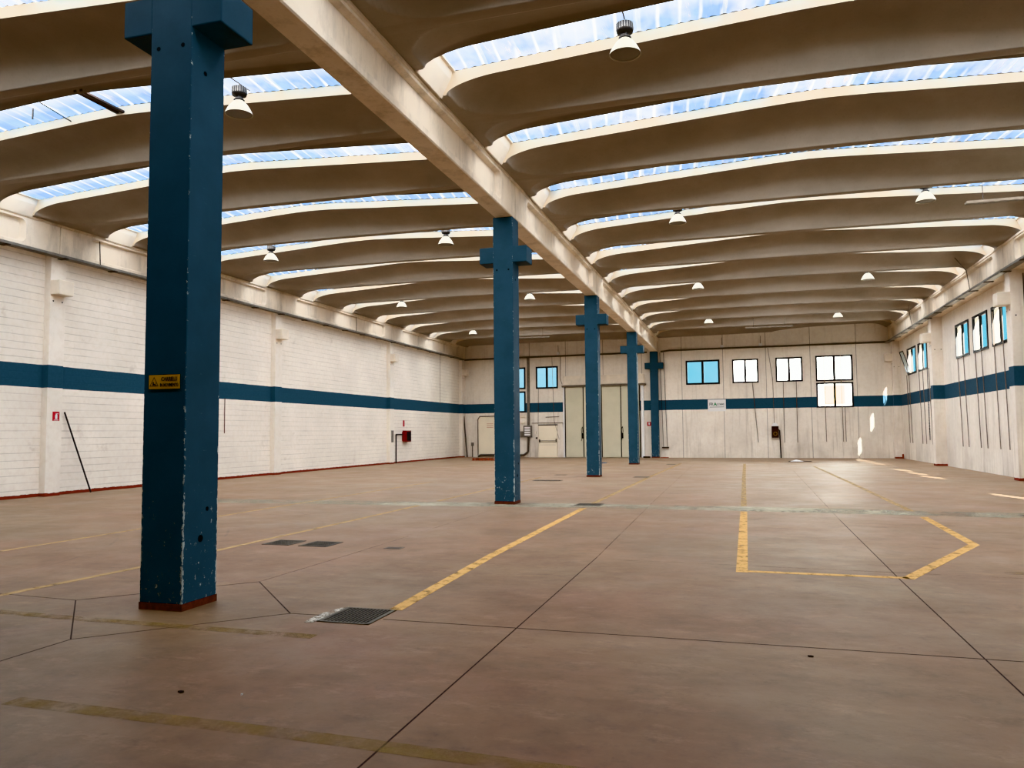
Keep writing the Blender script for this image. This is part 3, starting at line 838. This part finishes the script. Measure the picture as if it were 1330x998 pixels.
cable('conduit_pipe', TB, [(-13.2, .04, 2.22), (-11.1, .04, 2.22), (-10.98+.0, .04, 1.1)], .02, 'cord', 'thin conduit framing the emergency door', 'pipe')
cable('conduit_pipe', TB, [(-12.25, .04, 2.6), (-11.35, .04, 2.62)], .02, 'cord', 'short thin conduit above the emergency door', 'pipe')
cable('cable', TB, [(-12.72, .05, 4.45), (-12.76, .06, 2.15)], .012, 'cord', 'thin cord falling from the left pane of the window by the duct', 'cord', 'window cords')
cable('cable', TB, [(-11.78, .05, 6.5), (-11.68, .06, 2.4), (-11.35, .05, 1.15)], .012, 'cord', 'thin cord passing the window left of the sliding door', 'cord', 'window cords')
cable('cable', TB, [(-11.2, .05, 6.5), (-11.25, .05, 5.1), (-11.1, .08, 4.7)], .014, 'dcord', 'dark cable dropping to the sliding door track', 'cord', 'window cords')
cable('ceiling_drop_cable', TB, [(-17.7, .25, .0), (-17.95, .22, 2.75)], .05, 'pipe', 'dark slanting cable bundle in the far left corner', 'cable')
k = thing('wall_post', TB((-16.95, .1, 0)), 'short grey post with a socket beside the blanked doorway', 'post')
MB(TB).tube((-17.3, .3, 0), (-17.3, .3, .75), .03).build('stem', 'dcord', k)
MB(TB).box(-17.38, -17.22, .24, .36, .75, .98).build('head', 'grey', k)
# cables beside the last column
for a, z, n in ((-4.69, .65, 'inner'), (-4.46, .65, 'outer')):
    cable('cable', TB, [(a-.12, .06, 6.5), (a, .06, z)], .014, 'dcord', 'thin dark cable beside the last column, %s one' % n, 'cord', 'cables by the last column')
k = MB(TB).box(-4.78, -4.36, .02, .12, .58, .66).build('cable_clamp', 'dcord'); tag(k, 'small clamp at the foot of the two cables', 'clamp')
# window rods on the back wall
rods = [((.63, 4.46), (.88, .91), 'slanting thin cord below the second window right of the last column'), ((2.36, 4.46), (2.34, .9), 'left thin cord below the window above the rusty cabinet'),
        ((3.08, 4.46), (3.06, .9), 'right thin cord below the window above the rusty cabinet'), ((4.60, 5.9), (4.62, .94), 'left thin cord across the stacked bright windows'),
        ((5.50, 5.9), (5.52, .94), 'middle thin cord across the stacked bright windows'), ((5.66, 2.9), (5.66, .94), 'right thin cord below the stacked bright windows')]
for (a, z0), (b, z1), l in rods:
    cable('cable', TB, [(a, .05, z0), (b, .05, z1)], .016, 'cord', l, 'cord', 'window cords')
cable('cable', TB, [(1.55, .05, 6.5), (1.78, .05, 4.6), (1.8, .05, 2.05)], .013, 'cord', 'thin cable running down to the rusty hose cabinet', 'cord', 'window cords')
for x, z in ((-2.05, 6.72), (-.02+.2, 6.75), (-11.75, 6.8)):
    pass
# emergency lamps over the conduit
for x, lb in ((-1.08, 'small pale fitting on the conduit over the first right window'), (1.15, 'small fitting above the conduit over the back wall middle'), (-11.35, 'small pale fitting on the conduit over the left window')):
    k = thing('wall_fitting', TB((x, 0, 6.62)), lb, 'fitting')
    MB(TB).box(x-.1, x+.1, 0, .12, 6.62, 6.80).build('body', 'white', k, bevel=.02)
    MB(TB).tube((x, .06, 6.80), (x, .06, 7.25), .012, 6).build('stem', 'dcord', k)

# ------------------------------------------------------------------ right wall: rods and tray
rr = [(45.35, 'farthest thin cord on the right wall'), (44.77, 'second farthest thin cord on the right wall'), (42.37, 'third farthest thin cord on the right wall'), (41.55, 'fourth farthest thin cord on the right wall'),
      (40.25, 'thin cord just left of the second pilaster'), (35.1, 'first thin cord right of the second pilaster'), (34.24, 'second thin cord right of the second pilaster'), (32.63, 'third thin cord right of the second pilaster'),
      (31.82, 'fourth thin cord right of the second pilaster'), (30.36, 'second thin cord left of the nearest right pilaster'), (29.4, 'first thin cord left of the nearest right pilaster')]
for y, l in rr:
    cable('cable', TR, [(y+.25, .05, 5.7 if y in (30.36, 29.4) else 4.5), (y, .05, .9)], .016, 'cord', l, 'cord', 'window cords')
k = MB(TR).path([(40.57, .1, 4.5), (40.57, .1, 1.1)], .014)
for i in range(24): k.box(40.54, 40.60, .08, .12, 1.1+i*.075, 1.145+i*.075)
k = k.build('pull_chain', 'dpipe'); tag(k, 'dark pull chain hanging beside the second right pilaster', 'chain')
cable('wall_cable', TR, [(27.15, .12, 6.4), (27.15, .12, 1.9)], .018, 'dcord', 'thin cable down the face of the nearest right pilaster', 'cable')
k = MB(TR).box(27.2, 27.3, .1, .2, 1.95, 2.3).build('socket_box', 'grey'); tag(k, 'small grey box on the face of the nearest right pilaster', 'socket', 'small electrical boxes')
def tray(x, s, y0, y1, label):
    t = thing('cable_tray', (x, (y0+y1)/2, 6.5), label, 'cable tray')
    k = MB(); k.box(x-.11, x+.11, y0, y1, 6.475, 6.485); k.box(x-.11, x-.10, y0, y1, 6.475, 6.55); k.box(x+.10, x+.11, y0, y1, 6.475, 6.55)
    k.build('channel', 'grey', t)
    y = y0+.8
    while y < y1: MB().box(x-.13, x+.16 if s > 0 else x+.13, y, y+.12, 6.455, 6.478).build('bracket', 'dcord', t); y += 1.75
    MB().tube((x+.03, y0, 6.51), (x+.03, y1, 6.51), .03).build('cable', 'pipe', t)
    return t
tray(7.93, 1, 7, 47.7, 'galvanised cable tray under the right wall girder')
tray(-17.76, -1, 7, 48.5, 'galvanised cable tray under the left wall girder')
# cords from the roof to the right tray
cable('drop_cable', ident, [(7.3, 30.2, 7.62), (7.75, 30.6, 7.2), (7.85, 30.7, 6.56)], .012, 'dcord', 'thin cable dropping from the roof to the right cable tray', 'cable')
cable('drop_cable', ident, [(7.7, 40.4, 7.5), (7.85, 40.5, 6.56)], .012, 'dcord', 'far thin cable dropping to the right cable tray', 'cable')
cable('drop_cable', ident, [(-17.86, 17.95, 7.28), (-17.84, 17.98, 6.55)], .014, 'dcord', 'short cable on the left girder joint right of the nearest pilaster', 'cable')
cable('drop_cable', ident, [(-17.83, 33.6, 7.28), (-17.83, 33.6, 6.55)], .014, 'dcord', 'short dark cable on the left girder further back', 'cable')
cable('wall_cable', TL, [(24.1, .03, 2.95), (24.1, .03, 1.67)], .014, simple('red brown cable', lin(120, 78, 66)), 'short red-brown cable on the left wall beside the nearest column', 'cable')
cable('cable', TL, [(44.6, .25, 6.4), (44.6, .25, 3.4)], .01, 'cord', 'thin white pull cord near the far left corner', 'cord')

# ------------------------------------------------------------------ leaning bar, debris
b = MB().path([(-18.08, 17.10, 2.28), (-17.86, 17.86, .012)], .022, 8).build('leaning_bar', 'wood'); tag(b, 'long dark bar leaning against the left wall', 'bar')
k = thing('rail_scrap', (-14.5, 43.0, 0), 'low rusty orange toothed rail lying left of the second column', 'scrap rail')
MB().box(-15.25, -13.6, 42.9, 43.1, 0, .015).build('rail', 'orange', k)
q = MB()
for i in range(9): x = -15.2+i*.185; q.prism([(x, 42.9), (x+.12, 42.9), (x+.09, 43.1), (x+.02, 43.1)], .015, .14)
q.build('tooth', 'orange', k)
q = MB().box(-15.35, -14.6, 44.2, 44.45, 0, .09).build('dark_bar', 'cardboard'); tag(q, 'dark flat bar on the floor by the blanked doorway', 'bar')
k = thing('paper_scrap', (2.5, 42.6, 0), 'crumpled white paper on dark scrap before the back wall', 'paper')
MB().prism([(2.2, 42.2), (3.35, 42.3), (3.3, 42.8), (2.3, 42.7)], 0, .02).build('dark_sheet', 'cardboard', k)
m = MB(); m.add([(2.3, 42.35, .02), (2.95, 42.3, .02), (2.9, 42.7, .03), (2.4, 42.75, .02), (2.6, 42.5, .11)], [(0, 1, 4), (1, 2, 4), (2, 3, 4), (3, 0, 4), (3, 2, 1, 0)]); m.build('paper', 'white', k)
def litter(name, x, y, r, mat, label, cat='litter', h=.01):
    rnd = random.Random(x*7+y)
    p = [(x+r*math.cos(t)*rnd.uniform(.5, 1), y+r*.7*math.sin(t)*rnd.uniform(.5, 1)) for t in [2*PI*i/9 for i in range(9)]]
    o = MB().prism(p, 0, h).build(name, mat); return tag(o, label, cat)
litter('dry_leaf', -3.40, 4.14, .024, 'cardboard', 'small dark leaf on the near floor left of centre')
litter('dry_leaf', .42, 6.1-.15, .022, 'cardboard', 'small dark scrap on the floor right of centre')
litter('paint_flake', -3.0, 4.2, .01, 'white', 'tiny white flake on the near floor')
litter('blue_rag', -6.9, 39.6, .25, simple('blue rag', lin(70, 100, 130)), 'small blue rag by the sliding door', h=.04)
litter('rubble', -5.7, 48.1, .3, 'cardboard', 'dark rubbish at the wall left of the last column', h=.09)
litter('rubble', -4.55, 47.9, .3, 'orange', 'reddish rubbish at the foot of the last column', h=.05)
litter('rust_stain', 8.48, 47.4, .06, 'orange', 'rusty lump in the far right corner', h=.25)

# ------------------------------------------------------------------ high-bay lamps
def lamp():
    L = thing('high_bay_lamp', (0, 0, 0), '', 'lamp', 'bell shaped high-bay lamps')
    R = .245
    prof = [(R*math.cos(0)*1.0, 0)]
    prof = [(.245, .0), (.242, .012), (.225, .05), (.195, .11), (.155, .17), (.115, .215), (.085, .24), (.07, .255)]
    o = MB().lathe((0, 0, 0), prof).lathe((0, 0, 0), [(r-.006, z) for r, z in prof]).lathe((0, 0, 0), [(.245, 0), (.239, 0)]).build('bell_shade', 'bell', L)
    MB().lathe((0, 0, .018), [(.236, 0), (.12, -.008), (.0, -.012)]).build('lens', 'lens', L)
    n = MB(); 
    for a in range(4): n.tube((.055*math.cos(a*PI/2+.4), .055*math.sin(a*PI/2+.4), .24), (.055*math.cos(a*PI/2+.4), .055*math.sin(a*PI/2+.4), .36), .012, 8)
    n.lathe((0, 0, 0), [(.0, .25), (.085, .25), (.1, .27), (.06, .30), (.055, .33), (.10, .345), (.128, .36)]).build('neck', 'ballast', L)
    b = MB().lathe((0, 0, 0), [(0, .352), (.128, .355), (.132, .40), (.126, .50), (.10, .505), (0, .508)]).build('ballast_box', 'ballast', L)
    f = MB()
    for i in range(22):
        a = 2*PI*i/22; c, s = math.cos(a), math.sin(a)
        f.add([(c*.128-s*.004, s*.128+c*.004, .385), (c*.142-s*.004, s*.142+c*.004, .385), (c*.142+s*.004, s*.142-c*.004, .385), (c*.128+s*.004, s*.128-c*.004, .385),
               (c*.124-s*.004, s*.124+c*.004, .5), (c*.138-s*.004, s*.138+c*.004, .5), (c*.138+s*.004, s*.138-c*.004, .5), (c*.124+s*.004, s*.124-c*.004, .5)],
              [(0, 3, 2, 1), (4, 5, 6, 7), (0, 1, 5, 4), (1, 2, 6, 5), (2, 3, 7, 6), (3, 0, 4, 7)])
    f.build('cooling_fin', 'fins', b).parent = b
    h = MB(); h.tube((0, 0, .5), (0, 0, .58), .012); h.tube((0, -.40, .575), (0, .30, .575), .014)
    h.build('hanger_bar', 'mech', L)
    return L
L0 = lamp()
LZ = 7.46
lamps = [(-1.6, 0, 'nearest bell lamp of the right-hand bay, against the skylight'), (-8.6, 0, 'bell lamp just right of the nearest column, by the skylight'), (-14.75, 0, 'bell lamp cut by the left frame edge'),
         (-14.95, 1, 'bell lamp over the left wall, right of the nearest column'), (-8.7, 1, 'bell lamp left of the second column corbel'), (-1.62, 1, 'bell lamp of the second right-hand row, nearer the girder'), (4.75, 1, 'bell lamp at the right, under a bright lip'),
         (-15.0, 2, 'small bell lamp of the third row over the left bay'), (-8.85, 2, 'small bell lamp just right of the second column'), (-1.62, 2, 'small bell lamp of the third row right of the girder'), (4.84, 2, 'small bell lamp of the third row towards the right wall'),
         (-15.2, 3, 'farthest small bell lamp over the left bay'), (-1.62, 3, 'farthest small bell lamp right of the girder'), (4.9, 3, 'farthest small bell lamp towards the right wall')]
for i, (x, r, l) in enumerate(lamps):
    loc = (x, 11.72+10.47*r, LZ+{1: -.06, 3: -.06, 5: .07, 6: .10, 9: .03}.get(i, 0))
    o = L0 if i == 0 else copy_tree(L0, loc)
    o.location = loc; o['label'] = l

# ------------------------------------------------------------------ skylight openers, channels
k = thing('skylight_opener', (-11.65, 11.65, 8.0), 'dark double bar of the skylight opener left of the nearest column', 'opener')
MB().box(-11.76, -11.70, 11.12, 12.22, 7.99, 8.03).build('bar', 'mech', k); MB().box(-11.62, -11.56, 11.12, 12.22, 7.99, 8.03).build('bar', 'mech', k); MB().box(-11.69, -11.63, 11.2, 12.2, 8.02, 8.05).build('screw', 'alu', k)
cable('opener_rod', ident, [(-12.75, 11.3, 8.0), (-12.9, 12.2, 7.98)], .014, 'mech', 'thin dark rod across the skylight left of the opener', 'rod')
cable('hanging_hook', ident, [(-13.15, 11.5, 8.02), (-13.15, 11.5, 7.8)], .02, 'black', 'short black hook hanging in the left skylight', 'hook')
cable('opener_rod', ident, [(-15.0, 11.9, 7.95), (-15.25, 12.4, 7.8)], .014, 'mech', 'thin dark rod at the left frame edge in the skylight', 'rod')
def channel(x0, x1, y, z, label):
    t = thing('cable_channel', ((x0+x1)/2, y, z), label, 'channel')
    q = MB(); q.box(x0, x1, y-.08, y+.08, z, z+.01); q.box(x0, x1, y-.08, y-.07, z, z+.07); q.box(x0, x1, y+.07, y+.08, z, z+.07);     x = x0+.15
    while x < x1-.1: q.box(x, x+.1, y-.086, y+.086, z-.004, z+.03); x += .25
    q.build('channel', 'alu', t)
    q = MB()
    for x in (x0+.4, x1-.4): q.tube((x, y, z+.06), (x, y, z+.55), .01, 6)
    q.build('hanger', 'dcord', t)
channel(5.7, 7.8, 22.3, 7.42, 'perforated metal channel under the roof at the right edge')
channel(.3, 2.7, 43.4, 7.12, 'metal channel hanging before the back wall in the right-hand bay')
channel(-13.4, -10.6, 43.4, 7.12, 'metal channel hanging before the back wall in the left-hand bay')

# ------------------------------------------------------------------ outside
y = MB().box(-60, 70, -30, 110, -.4, -.2).build('ground_outside', 'yard'); tag(y, 'yard outside the windows', 'ground', kind='structure')
b = thing('neighbour_building', (8, 66, -.2), 'bright white building seen through the back windows', 'building')
MB().box(-1.15, 9.2, 62, 74, -.2, 16).build('wall', 'outwall', b)
MB().box(6.0, 7.3, 61.9, 62, 3.6, 4.9).build('shutter', 'outorange', b)
b['kind'] = 'structure'

# ------------------------------------------------------------------ light
W = bpy.data.worlds.new('World'); bpy.context.scene.world = W; W.use_nodes = True
nt = W.node_tree; nt.nodes.clear()
out = nt.nodes.new('ShaderNodeOutputWorld'); bg = nt.nodes.new('ShaderNodeBackground')
tc = nt.nodes.new('ShaderNodeTexCoord'); nz = nt.nodes.new('ShaderNodeTexNoise'); nz.inputs['Scale'].default_value = 3; nz.inputs['Detail'].default_value = 5
rmp = nt.nodes.new('ShaderNodeValToRGB'); rmp.color_ramp.elements[0].position = .36; rmp.color_ramp.elements[1].position = .62
rmp.color_ramp.elements[0].color = (.16, .66, .84, 1); rmp.color_ramp.elements[1].color = (.45, .80, .95, 1)
nt.links.new(tc.outputs['Generated'], nz.inputs['Vector']); nt.links.new(nz.outputs['Fac'], rmp.inputs[0]); nt.links.new(rmp.outputs[0], bg.inputs[0])
bg.inputs[1].default_value = .28
nt.links.new(bg.outputs[0], out.inputs[0])
sun = bpy.data.lights.new('sun', 'SUN'); sun.energy = 26; sun.angle = math.radians(.6); sun.color = (1, .95, .86)
so = bpy.data.objects.new('sun', sun); C.objects.link(so); so.location = (20, -30, 30)
so.rotation_euler = Vector((-.27, 1, -.54)).to_track_quat('-Z', 'Y').to_euler()

# ------------------------------------------------------------------ camera
cam = bpy.data.cameras.new('camera'); co = bpy.data.objects.new('camera', cam); C.objects.link(co)
f, yaw, pitch, roll = 1004.91, -.2887, .0631, -.0083
fwd = Vector((math.sin(yaw), math.cos(yaw), 0)); rt = Vector((math.cos(yaw), -math.sin(yaw), 0)); up = Vector((0, 0, 1))
f2 = fwd*math.cos(pitch)+up*math.sin(pitch); u2 = -fwd*math.sin(pitch)+up*math.cos(pitch)
r3 = rt*math.cos(roll)+u2*math.sin(roll); u3 = -rt*math.sin(roll)+u2*math.cos(roll)
co.matrix_world = Matrix(((r3.x, u3.x, -f2.x, 0), (r3.y, u3.y, -f2.y, 0), (r3.z, u3.z, -f2.z, 1.6), (0, 0, 0, 1)))
cam.sensor_width = 36; cam.lens = f/1330*36; cam.clip_end = 300; cam.clip_start = .05
sc = bpy.context.scene; sc.camera = co
for o in bpy.data.objects:
    if '_o' in o: del o['_o']

sc.view_settings.view_transform = 'Khronos PBR Neutral'; sc.view_settings.look = 'None'
sc.view_settings.exposure = 1.92
sc.cycles.use_denoising = True
sc.cycles.max_bounces = 10; sc.cycles.diffuse_bounces = 7
sc.cycles.sample_clamp_indirect = 8
